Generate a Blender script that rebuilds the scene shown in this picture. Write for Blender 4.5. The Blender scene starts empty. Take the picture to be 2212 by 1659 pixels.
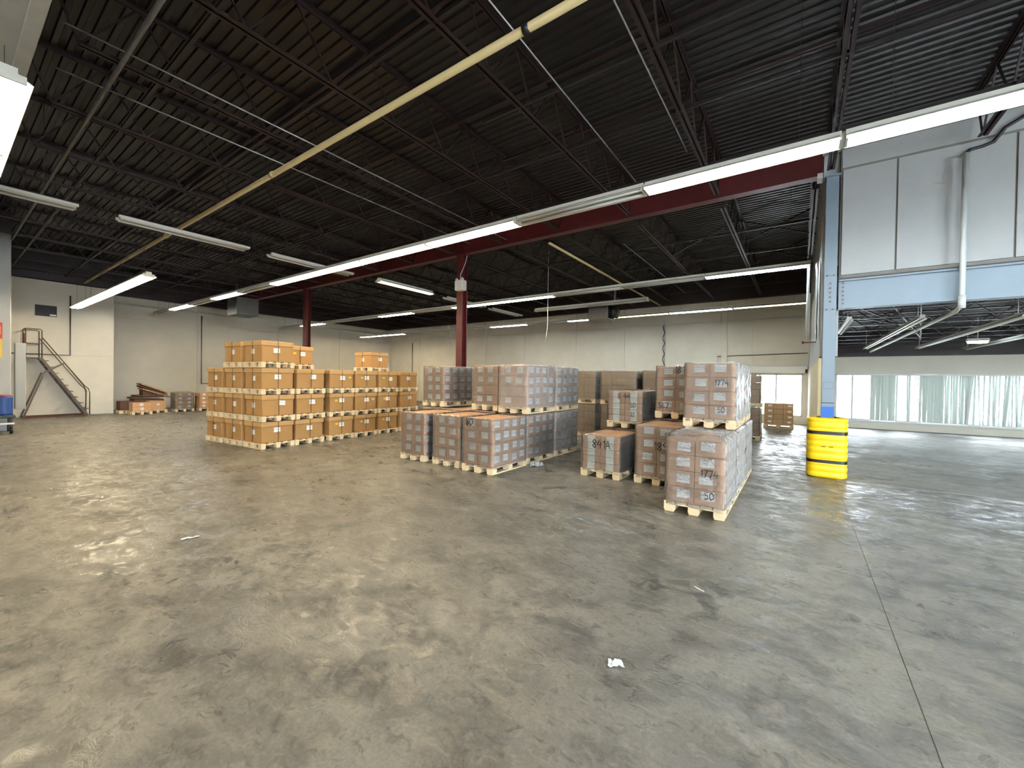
import bpy, math, random
from mathutils import Matrix, Vector
random.seed(7)
S = bpy.context.scene
COL = S.collection

# ------------------------------------------------------------------ camera
cam_d = bpy.data.cameras.new('camera'); cam = bpy.data.objects.new('camera', cam_d); COL.objects.link(cam)
_f = 884.91; _cx, _cy = 1106.0, 829.5
_a = Vector((-155 - _cx, 801 - _cy, _f)).normalized(); _b = Vector((1727 - _cx, 829 - _cy, _f)).normalized()
_X = -_a; _Y = _b; _Z = _X.cross(_Y)
if _Z.y > 0: _Z = -_Z
H = 1.85
m = Matrix(((_X.x, -_X.y, -_X.z), (_Y.x, -_Y.y, -_Y.z), (_Z.x, -_Z.y, -_Z.z))).to_4x4()
m.translation = (0, 0, H)
cam.matrix_world = m
cam_d.sensor_width = 36; cam_d.lens = 36 * _f / 2212; cam_d.clip_start = .05; cam_d.clip_end = 500
S.camera = cam

# ------------------------------------------------------------------ world / exposure
W = bpy.data.worlds.new('world'); S.world = W; W.use_nodes = True
bg = W.node_tree.nodes['Background']; bg.inputs[0].default_value = (.84, .93, 1.0, 1); bg.inputs[1].default_value = 38.0
S.view_settings.view_transform = 'Standard'; S.view_settings.look = 'None'
S.view_settings.exposure = 0.26; S.view_settings.gamma = 1.0; S.view_settings.use_curve_mapping = False
S.cycles.max_bounces = 6; S.cycles.diffuse_bounces = 3; S.cycles.glossy_bounces = 3; S.cycles.transparent_max_bounces = 12; S.cycles.caustics_reflective = False; S.cycles.caustics_refractive = False
S.cycles.use_adaptive_sampling = True; S.cycles.adaptive_threshold = .10; S.cycles.adaptive_min_samples = 28
LAMP = 74.0   # radiance of a lit fluorescent tube

# daylight portals: sampling guides for the sky at the two windows and two loading doors added for fill light
def portal(name, loc, rot, sx, sy):
    d = bpy.data.lights.new(name, 'AREA'); d.shape = 'RECTANGLE'; d.size = sx; d.size_y = sy; d.cycles.is_portal = True
    o = bpy.data.objects.new(name, d); COL.objects.link(o); o.location = loc; o.rotation_euler = rot
portal('window_daylight', (-.82, 23.1, 1.32), (-math.pi/2, 0, 0), 1.87, 1.95); portal('window_daylight', (6.55, 23.1, 1.32), (-math.pi/2, 0, 0), 10.5, 1.95)
portal('fill_door_portal', (5.8, -8.28, 1.9), (math.pi/2, 0, 0), 3.6, 3.8); portal('fill_door_portal', (14.28, -.75, 1.9), (0, math.pi/2, 0), 3.8, 7.5)

# ------------------------------------------------------------------ materials
MATS = {}
def lin(c):
    return tuple(((v / 255) / 12.92 if v / 255 <= .04045 else ((v / 255 + .055) / 1.055) ** 2.4) for v in c)
def mat(name, rgb, rough=.6, metal=0.0, var=.0, vscale=3.0, bump=0.0, bscale=30.0, spec=.5, rnd=.0, stretch=(1, 1, 1)):
    if name in MATS: return MATS[name]
    M = bpy.data.materials.new(name); M.use_nodes = True; N = M.node_tree.nodes; L = M.node_tree.links
    p = N['Principled BSDF']; c = lin(rgb)
    p.inputs['Base Color'].default_value = (*c, 1); p.inputs['Roughness'].default_value = rough
    p.inputs['Metallic'].default_value = metal; p.inputs['Specular IOR Level'].default_value = spec
    tc = N.new('ShaderNodeTexCoord'); mp = N.new('ShaderNodeMapping'); L.new(tc.outputs['Object'], mp.inputs[0]); mp.inputs['Scale'].default_value = stretch
    col = None
    if var:
        n = N.new('ShaderNodeTexNoise'); n.inputs['Scale'].default_value = vscale; n.inputs['Detail'].default_value = 6; L.new(mp.outputs[0], n.inputs[0])
        mr = N.new('ShaderNodeMapRange'); mr.inputs[1].default_value = .25; mr.inputs[2].default_value = .75; mr.inputs[3].default_value = 1 - var; mr.inputs[4].default_value = 1 + var; L.new(n.outputs[0], mr.inputs[0])
        mx = N.new('ShaderNodeMix'); mx.data_type = 'RGBA'; mx.blend_type = 'MULTIPLY'; mx.inputs[0].default_value = 1; mx.inputs[6].default_value = (*c, 1); L.new(mr.outputs[0], mx.inputs[7])
        col = mx.outputs[2]
    if rnd:
        oi = N.new('ShaderNodeObjectInfo'); mr = N.new('ShaderNodeMapRange'); mr.inputs[3].default_value = 1 - rnd; mr.inputs[4].default_value = 1 + rnd; L.new(oi.outputs['Random'], mr.inputs[0])
        mx = N.new('ShaderNodeMix'); mx.data_type = 'RGBA'; mx.blend_type = 'MULTIPLY'; mx.inputs[0].default_value = 1
        if col: L.new(col, mx.inputs[6])
        else: mx.inputs[6].default_value = (*c, 1)
        L.new(mr.outputs[0], mx.inputs[7]); col = mx.outputs[2]
    if col: L.new(col, p.inputs['Base Color'])
    if bump:
        n = N.new('ShaderNodeTexNoise'); n.inputs['Scale'].default_value = bscale; n.inputs['Detail'].default_value = 4; L.new(mp.outputs[0], n.inputs[0])
        b = N.new('ShaderNodeBump'); b.inputs['Strength'].default_value = bump; b.inputs['Distance'].default_value = .02; L.new(n.outputs[0], b.inputs['Height']); L.new(b.outputs[0], p.inputs['Normal'])
    MATS[name] = M; return M
def emit(name, rgb, s):
    M = bpy.data.materials.new(name); M.use_nodes = True; N = M.node_tree.nodes
    p = N['Principled BSDF']; p.inputs['Base Color'].default_value = (.8, .8, .8, 1)
    p.inputs['Emission Color'].default_value = (*rgb, 1); p.inputs['Emission Strength'].default_value = s
    MATS[name] = M; return M
def film_mat(name, tint, opac, rough):
    M = bpy.data.materials.new(name); M.use_nodes = True; N = M.node_tree.nodes; L = M.node_tree.links
    p = N['Principled BSDF']; p.inputs['Base Color'].default_value = (*tint, 1); p.inputs['Roughness'].default_value = rough; p.inputs['IOR'].default_value = 1.5
    tr = N.new('ShaderNodeBsdfTransparent'); mix = N.new('ShaderNodeMixShader'); gl = N.new('ShaderNodeBsdfGlossy'); gl.inputs['Roughness'].default_value = rough
    tc = N.new('ShaderNodeTexCoord'); mp = N.new('ShaderNodeMapping'); mp.inputs['Scale'].default_value = (1.0, 1.0, 1.6); mp.inputs['Rotation'].default_value = (.35, .3, 0); L.new(tc.outputs['Object'], mp.inputs[0])
    n = N.new('ShaderNodeTexNoise'); n.inputs['Scale'].default_value = 13; n.inputs['Detail'].default_value = 5; n.inputs['Distortion'].default_value = 1.2; L.new(mp.outputs[0], n.inputs[0])
    b = N.new('ShaderNodeBump'); b.inputs['Strength'].default_value = .9; b.inputs['Distance'].default_value = .03; L.new(n.outputs[0], b.inputs['Height'])
    L.new(b.outputs[0], p.inputs['Normal']); L.new(b.outputs[0], gl.inputs['Normal'])
    fr = N.new('ShaderNodeFresnel'); fr.inputs[0].default_value = 1.65; L.new(b.outputs[0], fr.inputs['Normal'])
    f2 = N.new('ShaderNodeFresnel'); f2.inputs[0].default_value = 1.3; sm = N.new('ShaderNodeMath'); sm.operation = 'ADD'; sm.use_clamp = True; L.new(f2.outputs[0], sm.inputs[1])
    mr = N.new('ShaderNodeMapRange'); mr.inputs[1].default_value = .3; mr.inputs[2].default_value = .75; mr.inputs[3].default_value = opac * .85; mr.inputs[4].default_value = opac * 1.15; L.new(n.outputs[0], mr.inputs[0])
    L.new(mr.outputs[0], sm.inputs[0]); L.new(sm.outputs[0], mix.inputs[0]); L.new(tr.outputs[0], mix.inputs[1]); L.new(p.outputs[0], mix.inputs[2])
    mix2 = N.new('ShaderNodeMixShader'); L.new(fr.outputs[0], mix2.inputs[0]); L.new(mix.outputs[0], mix2.inputs[1]); L.new(gl.outputs[0], mix2.inputs[2])
    L.new(mix2.outputs[0], N['Material Output'].inputs[0]); MATS[name] = M; return M
def glass_mat(name):
    M = bpy.data.materials.new(name); M.use_nodes = True; N = M.node_tree.nodes; L = M.node_tree.links
    tr = N.new('ShaderNodeBsdfTransparent'); gl = N.new('ShaderNodeBsdfGlossy'); gl.inputs['Roughness'].default_value = .02; fr = N.new('ShaderNodeFresnel')
    mix = N.new('ShaderNodeMixShader'); L.new(fr.outputs[0], mix.inputs[0]); L.new(tr.outputs[0], mix.inputs[1]); L.new(gl.outputs[0], mix.inputs[2])
    N.remove(N['Principled BSDF']); L.new(mix.outputs[0], N['Material Output'].inputs[0]); MATS[name] = M; return M
def label_mat(name, rgb, ink):
    M = mat(name, rgb, .55); N = M.node_tree.nodes; L = M.node_tree.links; p = N['Principled BSDF']
    tc = N.new('ShaderNodeTexCoord'); sp = N.new('ShaderNodeSeparateXYZ'); L.new(tc.outputs['Generated'], sp.inputs[0])
    def mth(op, a, b_=None):
        q = N.new('ShaderNodeMath'); q.operation = op
        for i, v in enumerate((a, b_)):
            if v is None: continue
            if isinstance(v, (int, float)): q.inputs[i].default_value = v
            else: L.new(v, q.inputs[i])
        return q.outputs[0]
    rows = mth('GREATER_THAN', mth('FRACT', mth('MULTIPLY', sp.outputs[2], 6.0)), .62)
    n = N.new('ShaderNodeTexNoise'); n.inputs['Scale'].default_value = 9; L.new(tc.outputs['Generated'], n.inputs[0])
    words = mth('GREATER_THAN', n.outputs[0], .5)
    top = mth('GREATER_THAN', sp.outputs[2], .3)
    k = mth('MULTIPLY', mth('MULTIPLY', rows, words), top)
    mx = N.new('ShaderNodeMix'); mx.data_type = 'RGBA'; mx.inputs[6].default_value = (*lin(rgb), 1); mx.inputs[7].default_value = (*lin(ink), 1); L.new(k, mx.inputs[0]); L.new(mx.outputs[2], p.inputs['Base Color'])
    return M
def floor_mat(name, base, dark, light, rlo, rhi, seed):
    M = bpy.data.materials.new(name); M.use_nodes = True; N = M.node_tree.nodes; L = M.node_tree.links; p = N['Principled BSDF']
    tc = N.new('ShaderNodeTexCoord')
    def noise(scale, det, st=(1, 1, 1), rot=0, dist=0.0, off=0):
        mp = N.new('ShaderNodeMapping'); mp.inputs['Scale'].default_value = st; mp.inputs['Rotation'].default_value = (0, 0, rot); mp.inputs['Location'].default_value = (seed + off, seed * 2 + off, 0)
        L.new(tc.outputs['Object'], mp.inputs[0]); n = N.new('ShaderNodeTexNoise'); n.inputs['Scale'].default_value = scale; n.inputs['Detail'].default_value = det; n.inputs['Roughness'].default_value = .62; n.inputs['Distortion'].default_value = dist
        L.new(mp.outputs[0], n.inputs[0]); return n.outputs[0]
    def rng(x, a, b, c, d):
        r = N.new('ShaderNodeMapRange'); r.inputs[1].default_value = a; r.inputs[2].default_value = b; r.inputs[3].default_value = c; r.inputs[4].default_value = d; L.new(x, r.inputs[0]); return r.outputs[0]
    def mixc(fac, a, b, mode='MIX'):
        x = N.new('ShaderNodeMix'); x.data_type = 'RGBA'; x.blend_type = mode
        if isinstance(fac, float): x.inputs[0].default_value = fac
        else: L.new(fac, x.inputs[0])
        for s, v in ((6, a), (7, b)):
            if isinstance(v, tuple): x.inputs[s].default_value = (*v, 1)
            else: L.new(v, x.inputs[s])
        return x.outputs[2]
    n1 = noise(.35, 6); n2 = noise(1.9, 10, (1, 1.4, 1), .35, .5, 3); n3 = noise(2.4, 9, (1, 1.3, 1), -.6, .9, 9); n4 = noise(45, 4, off=5); n5 = noise(4.2, 9, (1, 1.5, 1), .5, .9, 17); n6 = noise(.7, 5, (1, 1.4, 1), .2, .6, 31); n7 = noise(9, 7, (1, 1.4, 1), -.5, 1.0, 47); n8 = noise(.55, 4, (1, 1, 1), 0, .4, 71)
    c = mixc(rng(n1, .35, .65, 0., 1.), lin(base), lin(light))
    c = mixc(rng(n2, .42, .62, 0., .7), c, lin(dark))
    mask = rng(n8, .47, .6, 0., 1.)
    sc = rng(n3, .53, .60, 0., .85); mm = N.new('ShaderNodeMath'); mm.operation = 'MULTIPLY'; L.new(mask, mm.inputs[0]); L.new(sc, mm.inputs[1])
    c = mixc(mm.outputs[0], c, lin(tuple(v*.72 for v in dark)))
    c = mixc(rng(n5, .56, .66, 0., .55), c, lin(light))
    c = mixc(rng(n7, .55, .66, 0., .6), c, lin(dark))
    c = mixc(rng(n7, .44, .34, 0., .45), c, lin(light))
    c = mixc(rng(n4, .3, .7, 0., .4), c, lin(dark))
    L.new(c, p.inputs['Base Color'])
    r1 = rng(n5, .40, .60, rlo, rhi)
    r2 = rng(n6, .35, .62, -.08, .12)
    ad = N.new('ShaderNodeMath'); ad.operation = 'ADD'; L.new(r1, ad.inputs[0]); L.new(r2, ad.inputs[1]); L.new(ad.outputs[0], p.inputs['Roughness'])
    hs = N.new('ShaderNodeMath'); hs.operation = 'ADD'; L.new(n5, hs.inputs[0]); L.new(n7, hs.inputs[1])
    b = N.new('ShaderNodeBump'); b.inputs['Strength'].default_value = .35; b.inputs['Distance'].default_value = .010; L.new(hs.outputs[0], b.inputs['Height']); L.new(b.outputs[0], p.inputs['Normal'])
    p.inputs['Specular IOR Level'].default_value = .55
    MATS[name] = M; return M

floor_mat('concrete_floor', (120, 116, 107), (72, 70, 66), (148, 142, 131), .26, .64, 0)
floor_mat('dusty_floor', (136, 134, 128), (112, 110, 104), (150, 148, 141), .55, .8, 40)
mat('white_wall', (220, 214, 200), .75, var=.06, vscale=1.3, bump=.15, bscale=60)
mat('grey_wall', (166, 168, 167), .7, var=.06, vscale=1.6, bump=.2, bscale=50)
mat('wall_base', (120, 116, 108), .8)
mat('soffit_white', (168, 168, 160), .8, var=.08, vscale=4)
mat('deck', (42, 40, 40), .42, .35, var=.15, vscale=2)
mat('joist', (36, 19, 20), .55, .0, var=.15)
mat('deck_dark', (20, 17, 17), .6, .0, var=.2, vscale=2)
mat('primer_red', (80, 24, 24), .5, .05, var=.18, vscale=4)
mat('blue_steel', (116, 130, 142), .45, .0, var=.05, vscale=3)
mat('blue_paint', (28, 92, 176), .45)
mat('pipe_yellow', (188, 168, 120), .5, var=.08)
mat('pipe_grey', (96, 92, 88), .5, var=.2, vscale=5)
mat('pipe_white', (205, 208, 205), .45)
mat('conduit', (150, 150, 148), .35, .6)
mat('dark_rod', (30, 24, 24), .5)
mat('fixture_white', (215, 214, 205), .4)
emit('tube_warm', (1.0, .83, .56), LAMP); emit('tube_cool', (.76, .91, 1.0), LAMP * 1.05); emit('tube_white', (.96, .97, .94), LAMP); emit('tube_dim', (1.0, .84, .42), LAMP * .18)
mat('tube_off', (190, 190, 182), .3)
mat('pine', (222, 200, 162), .7, var=.10, vscale=14, rnd=.10, stretch=(1, 1, 4))
mat('kraft', (166, 126, 76), .72, var=.07, vscale=4, rnd=.06)
mat('kraft_lid', (180, 142, 92), .72, var=.07, vscale=4, rnd=.06)
mat('carton', (194, 150, 112), .7, var=.06, vscale=5, rnd=.09)
mat('carton_brown', (176, 144, 110), .65, var=.1, vscale=5, rnd=.08)
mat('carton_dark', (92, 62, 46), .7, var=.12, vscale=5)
mat('strap_dark', (104, 76, 44), .5)
label_mat('label_paper', (246, 247, 246), (120, 122, 128)); label_mat('label_green', (236, 242, 232), (140, 160, 150)); mat('label_yellow', (226, 186, 58), .5)
film_mat('film_clear', (.92, .93, .95), .07, .12); film_mat('film_heavy', (.93, .94, .96), .18, .10); film_mat('film_brown', (.85, .80, .72), .10, .12); film_mat('film_loose', (.92, .94, .95), .42, .14)
mat('marker', (38, 30, 34), .6)
mat('marker_red', (120, 36, 30), .6)
mat('safety_yellow', (240, 196, 14), .38, var=.05)
mat('black_plastic', (22, 20, 20), .45)
mat('window_frame', (206, 210, 212), .5)
mat('blind', (205, 212, 206), .6, rnd=.05)
mat('beige_board', (214, 200, 158), .7, var=.06)
mat('stair_steel', (88, 78, 68), .5, .4, var=.2)
mat('dark_opening', (36, 34, 44), .6)
mat('heater_grey', (96, 94, 90), .5, .2)
mat('black_metal', (26, 25, 26), .5)
mat('white_plastic', (225, 225, 222), .45)
mat('snow_ground', (230, 232, 235), .8)
mat('far_wall_white', (236, 236, 236), .8); mat('far_blue', (120, 132, 160), .6)
mat('sheet_white', (214, 220, 224), .4)
mat('rust', (90, 52, 40), .7)
mat('sign_red', (180, 60, 44), .6); mat('sign_yellow', (214, 178, 70), .6); mat('blue_bin', (38, 74, 140), .5); mat('dark_green', (44, 58, 52), .6)
mat('scrap_white', (226, 228, 226), .5)
glass_mat('glass')
_b = MATS['blind']; _N = _b.node_tree.nodes; _t = _N.new('ShaderNodeBsdfTranslucent'); _t.inputs[0].default_value = (.62, .68, .62, 1); _m = _N.new('ShaderNodeMixShader'); _m.inputs[0].default_value = .14
_b.node_tree.links.new(_N['Principled BSDF'].outputs[0], _m.inputs[1]); _b.node_tree.links.new(_t.outputs[0], _m.inputs[2]); _b.node_tree.links.new(_m.outputs[0], _N['Material Output'].inputs[0])

# ------------------------------------------------------------------ mesh helpers
class MB:
    def __init__(s): s.v = []; s.f = []
    def box(s, x0, x1, y0, y1, z0, z1):
        i = len(s.v)
        s.v += [(x0, y0, z0), (x1, y0, z0), (x1, y1, z0), (x0, y1, z0), (x0, y0, z1), (x1, y0, z1), (x1, y1, z1), (x0, y1, z1)]
        s.f += [(i, i+3, i+2, i+1), (i+4, i+5, i+6, i+7), (i, i+1, i+5, i+4), (i+1, i+2, i+6, i+5), (i+2, i+3, i+7, i+6), (i+3, i, i+4, i+7)]
        return s
    def bbox(s, x0, x1, y0, y1, z0, z1, b=.01):
        """box with chamfered vertical and horizontal edges (three stacked octagons)"""
        def ring(z, d):
            e = b + d
            return [(x0+e, y0+d, z), (x1-e, y0+d, z), (x1-d, y0+e, z), (x1-d, y1-e, z), (x1-e, y1-d, z), (x0+e, y1-d, z), (x0+d, y1-e, z), (x0+d, y0+e, z)]
        rs = [ring(z0, b), ring(z0+b, 0), ring(z1-b, 0), ring(z1, b)]
        i = len(s.v)
        for r in rs: s.v += r
        for k in range(3):
            for j in range(8): s.f.append((i+k*8+j, i+k*8+(j+1) % 8, i+(k+1)*8+(j+1) % 8, i+(k+1)*8+j))
        s.f.append(tuple(i+j for j in range(7, -1, -1))); s.f.append(tuple(i+24+j for j in range(8)))
        return s
    def bar(s, p0, p1, w, h=None):
        """square bar between two points"""
        p0 = Vector(p0); p1 = Vector(p1); d = (p1 - p0).normalized(); h = h or w
        up = Vector((0, 0, 1)) if abs(d.z) < .95 else Vector((0, 1, 0))
        r = d.cross(up).normalized() * w / 2; u = r.cross(d).normalized() * h / 2; i = len(s.v)
        for p in (p0, p1): s.v += [tuple(p + r*a + u*b) for a, b in ((-1, -1), (1, -1), (1, 1), (-1, 1))]
        s.f += [(i, i+1, i+2, i+3), (i+7, i+6, i+5, i+4)] + [(i+j, i+4+j, i+4+(j+1) % 4, i+(j+1) % 4) for j in range(4)]
        return s
    def tube(s, pts, r, n=10):
        pts = [Vector(p) for p in pts]; i = len(s.v); k = len(pts)
        for q, p in enumerate(pts):
            d = (pts[min(q+1, k-1)] - pts[max(q-1, 0)]).normalized()
            up = Vector((0, 0, 1)) if abs(d.z) < .9 else Vector((1, 0, 0))
            a = d.cross(up).normalized(); b = a.cross(d).normalized()
            for j in range(n):
                t = 2*math.pi*j/n; s.v.append(tuple(p + a*math.cos(t)*r + b*math.sin(t)*r))
        for q in range(k-1):
            for j in range(n): s.f.append((i+q*n+j, i+q*n+(j+1) % n, i+(q+1)*n+(j+1) % n, i+(q+1)*n+j))
        s.f.append(tuple(i+j for j in range(n-1, -1, -1))); s.f.append(tuple(i+(k-1)*n+j for j in range(n)))
        return s
    def poly(s, pts):
        i = len(s.v); s.v += [tuple(p) for p in pts]; s.f.append(tuple(range(i, i+len(pts)))); return s
    def extr(s, prof, axis, a, b, close=True):
        """extrude a 2-D profile [(u,v)] along axis 'x' (u=y,v=z) or 'y' (u=x,v=z) or 'z' (u=x,v=y)"""
        i = len(s.v); n = len(prof)
        for t in (a, b):
            for u, v in prof: s.v.append({'x': (t, u, v), 'y': (u, t, v), 'z': (u, v, t)}[axis])
        for j in range(n if close else n-1): s.f.append((i+j, i+(j+1) % n, i+n+(j+1) % n, i+n+j))
        if close: s.f.append(tuple(i+j for j in range(n-1, -1, -1))); s.f.append(tuple(i+n+j for j in range(n)))
        return s
    def mesh(s, name, m_, smooth=False):
        me = bpy.data.meshes.new(name); me.from_pydata(s.v, [], s.f); me.update()
        import bmesh
        bm = bmesh.new(); bm.from_mesh(me); bmesh.ops.recalc_face_normals(bm, faces=bm.faces); bm.to_mesh(me); bm.free()
        me.materials.append(MATS[m_])
        if smooth:
            for p in me.polygons: p.use_smooth = True
        return me
    def build(s, name, m_, parent=None, smooth=False, loc=None, rot=None):
        return link(name, s.mesh(name, m_, smooth), parent, loc, rot)
def link(name, me, parent=None, loc=None, rot=None):
    o = bpy.data.objects.new(name, me); COL.objects.link(o)
    if parent: o.parent = parent
    if loc: o.location = loc
    if rot: o.rotation_euler = rot
    return o
def empty(name, loc=(0, 0, 0), rz=0.0):
    o = bpy.data.objects.new(name, None); COL.objects.link(o); o.location = loc; o.rotation_euler = (0, 0, rz); o.empty_display_size = .2; return o
def tag(o, label, cat, group=None):
    o['label'] = label; o['category'] = cat
    if group: o['group'] = group
    return o
def struct(o, label, cat):
    o['kind'] = 'structure'; return tag(o, label, cat)
CACHE = {}
def cached(key, fn):
    if key not in CACHE: CACHE[key] = fn()
    return CACHE[key]

# ------------------------------------------------------------------ setting
YW = 22.84; XL = -28.8; XS = -26.06; YB = 10.45; ZD = 6.88; XP = .33; XR = 14.0; YR = -8.0
o = MB().box(-31, .60, YR, YW+.3, -.2, 0).build('floor', 'concrete_floor'); struct(o, 'stained grey-brown concrete warehouse floor', 'floor')
o2 = MB().box(.607, XR, YR, 10.12, -.2, 0).build('slab', 'concrete_floor', o)
MB().box(.60, .607, YR, 10.12, -.2, -.005).build('joint', 'wall_base', o)
o = MB().box(.60, XR, 10.135, YW+.3, -.2, .004).build('floor_right', 'dusty_floor'); struct(o, 'pale dusty concrete floor of the windowed side room beyond the blue lintel', 'floor')

# ceiling: ribbed steel deck in the hall, open-web joists under it
ce = MB()
def deck(mb, x0, x1, y0, y1, z, pitch=.165):
    prof = []; y = y0
    while y < y1:
        for dy, dz in ((0, 0), (.06, 0), (.075, .032), (.15, .032)): prof.append((min(y+dy, y1), z+dz))
        y += pitch
    prof.append((y1, z))
    mb.extr(prof, 'x', x0, x1, close=False)
    mb.box(x0, x1, y0, y1, z+.07, z+.3)
deck(ce, -31, XR, YR, YB, ZD); deck(ce, -31, XP+.2, YB, YW+.3, ZD)
ceil = ce.build('ceiling', 'deck'); struct(ceil, 'black ribbed steel roof deck with open-web joists', 'ceiling')
def joist_meshes(y0, y1):
    zb, zt = 6.0, ZD-.005
    t = MB()
    for s in (-1, 1): t.box(s*.012 if s > 0 else -.062, .062 if s > 0 else -.012, y0, y1, zt-.008, zt); t.box(s*.012 if s > 0 else -.02, .02 if s > 0 else -.012, y0, y1, zt-.06, zt)
    b = MB(); e = .35
    for s in (-1, 1):
        b.box(.012 if s > 0 else -.062, .062 if s > 0 else -.012, y0+e, y1-e, zb, zb+.008); b.box(.012 if s > 0 else -.02, .02 if s > 0 else -.012, y0+e, y1-e, zb, zb+.055)
    w = MB(); n = round((y1-y0-2*e)/1.15); st = (y1-y0-2*e)/n
    for k in range(n):
        ya = y0+e+k*st
        w.bar((0, ya, zb+.02), (0, ya+st/2, zt-.02), .024); w.bar((0, ya+st/2, zt-.02), (0, ya+st, zb+.02), .024)
    w.bar((0, y0+e, zb+.02), (0, y0+.03, zt-.02), .024); w.bar((0, y1-e, zb+.02), (0, y1-.03, zt-.02), .024)
    return t.mesh('top_chord', 'joist'), b.mesh('bottom_chord', 'joist'), w.mesh('web', 'joist')
fj = joist_meshes(.75, YB-.05); bj = joist_meshes(YB+.05, YW-.05)
for k in range(-2, 15):
    x = .42 - 1.99*k
    for js, ok in ((fj, True), (bj, x < XP-.05 and k > 0)):
        if not ok: continue
        if js is fj and k == -2: pass
        j = link('joist', js[0], ceil, (x, 0, 0)); link('bottom_chord', js[1], j); link('web', js[2], j)
jb = link('joist', bj[0], ceil, (.2, 0, 0)); link('bottom_chord', bj[1], jb); link('web', bj[2], jb)
# bridging angles across the joists and cross braces
for y, z, x0 in ((5.2, 6.03, -4.3), (6.65, 6.03, XR-8), (3.4, 6.03, XR-8), (8.6, 6.03, XR-8), (1.9, 6.03, XR-8)):
    xa = -28 if x0 > 0 else x0
    xb = x0 if x0 > 0 else .42
    MB().bar((xa, y, z), (xb, y, z), .045).build('bridging_angle', 'dark_rod', ceil)
for y in (5.9, 7.5, 3.9):
    MB().bar((-28, y, ZD-.06), (6, y, ZD-.06), .05).build('bridging_angle', 'joist', ceil)
for y in (12.9, 15.2, 17.6, 20.2):
    MB().bar((-28, y, 6.03), (.3, y, 6.03), .045).build('bridging_angle', 'dark_rod', ceil)
xb = MB()
for y in (14.2, 17.0, 20.0):
    for k in range(0, 6):
        xa = .3 - 1.99*k; xc = xa - 1.99
        xb.bar((xa, y, 6.03), (xc, y+.02, ZD-.05), .035); xb.bar((xa, y+.05, ZD-.05), (xc, y+.07, 6.03), .035)
xb.build('cross_brace', 'dark_rod', ceil)
# side-room roof, lower
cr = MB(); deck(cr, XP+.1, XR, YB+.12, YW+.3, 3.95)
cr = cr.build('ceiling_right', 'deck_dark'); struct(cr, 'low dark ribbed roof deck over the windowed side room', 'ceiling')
for k in range(8):
    y = 11.6 + k*1.5
    j = MB().box(XP+.2, XR, y-.05, y+.05, 3.93, 3.945).build('joist', 'joist', cr); MB().box(XP+.2, XR, y-.05, y+.05, 3.45, 3.46).build('bottom_chord', 'joist', j)
    w = MB()
    for i in range(12):
        xa = XP+.3+i*1.1; w.bar((xa, y, 3.46), (xa+.55, y, 3.93), .025); w.bar((xa+.55, y, 3.93), (xa+1.1, y, 3.46), .025)
    w.build('web', 'joist', j)
for i in range(4):
    MB().bar((.6+i*.5, 12.2, 3.5+.1*i), (2.6+.3*i, 15.5+i*1.6, 3.46), .03).build('brace_rod', 'dark_rod', cr)
MB().box(XP+.1, XR, YW-.25, YW-.02, 3.04, 3.9).build('edge_beam', 'joist', cr)

# back wall with two window openings
def wall_with_holes(mb, x0, x1, z0, z1, y0, y1, holes):
    xs = sorted({x0, x1, *[h[0] for h in holes], *[h[1] for h in holes]})
    for a, b in zip(xs, xs[1:]):
        hs = [h for h in holes if h[0] <= a and h[1] >= b]
        if not hs: mb.box(a, b, y0, y1, z0, z1)
        else:
            h = hs[0]; mb.box(a, b, y0, y1, z0, h[2]); mb.box(a, b, y0, y1, h[3], z1)
WIN = [(-1.75, .12, .34, 2.29), (1.30, 11.8, .35, 2.30)]
wb = MB(); wall_with_holes(wb, XL-1, XR, 0, 7, YW, YW+.28, WIN)
wb = wb.build('wall_back', 'white_wall'); struct(wb, 'long pale back wall of painted panels', 'wall')
seams = [XL, -25.2, -21.8, -18.4, -15.0, -11.24, -8.19, -6.0, -3.1]
for a, b in zip(seams, seams[1:]):
    for z0, z1 in ((0, 4.9), (4.93, 5.9)): MB().bbox(a+.012, b-.012, YW-.03, YW, z0+.01, z1, .006).build('panel', 'white_wall', wb)
MB().box(-3.088, -1.9, YW-.03, YW, .01, 4.9).build('panel', 'white_wall', wb); MB().box(-3.088, XP, YW-.03, YW, 4.93, 5.9).build('panel', 'white_wall', wb)
MB().box(-1.88, XP, YW-.03, YW, 2.95, 4.9).build('panel', 'white_wall', wb)
for x in (-18.4, -3.1): MB().bbox(x-.13, x+.13, YW-.1, YW-.031, 0, 5.9, .01).build('pilaster', 'white_wall', wb)
o = MB().box(XL, XP, YW-.3, YW-.04, 5.92, 6.86).build('edge_beam', 'joist', ceil)
# windows
def window(name, x0, x1, z0, z1, mull, label):
    y = YW+.06
    f = MB()
    for a, b, c, d in ((x0, x1, z0, z0+.05), (x0, x1, z1-.05, z1), (x0, x0+.05, z0, z1), (x1-.05, x1, z0, z1)): f.box(a, b, y, y+.1, c, d)
    f = f.build(name, 'window_frame'); struct(f, label, 'window')
    es = [x0+.03] + mull + [x1-.03]
    for x in mull: MB().box(x-.03, x+.03, y, y+.1, z0+.05, z1-.05).build('mullion', 'window_frame', f)
    for a, b in zip(es, es[1:]): MB().box(a+.02, b-.02, y+.045, y+.053, z0+.05, z1-.05).build('pane', 'glass', f)
window('window_1', *WIN[0], [-.90], 'bright window behind the pallets, under the white roller box')
window('window_2', *WIN[1], [1.87, 2.75, 3.66, 4.55, 5.45, 6.35, 7.3, 8.3, 9.3, 10.3, 11.2], 'long bright window band hung with vertical blinds in the side room')
o = MB().bbox(-1.98, .29, YW-.22, YW-.032, 2.33, 2.66, .02).build('roller_box', 'white_plastic'); tag(o, 'long white roller shutter box above the window on the back wall', 'shutter box')
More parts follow.
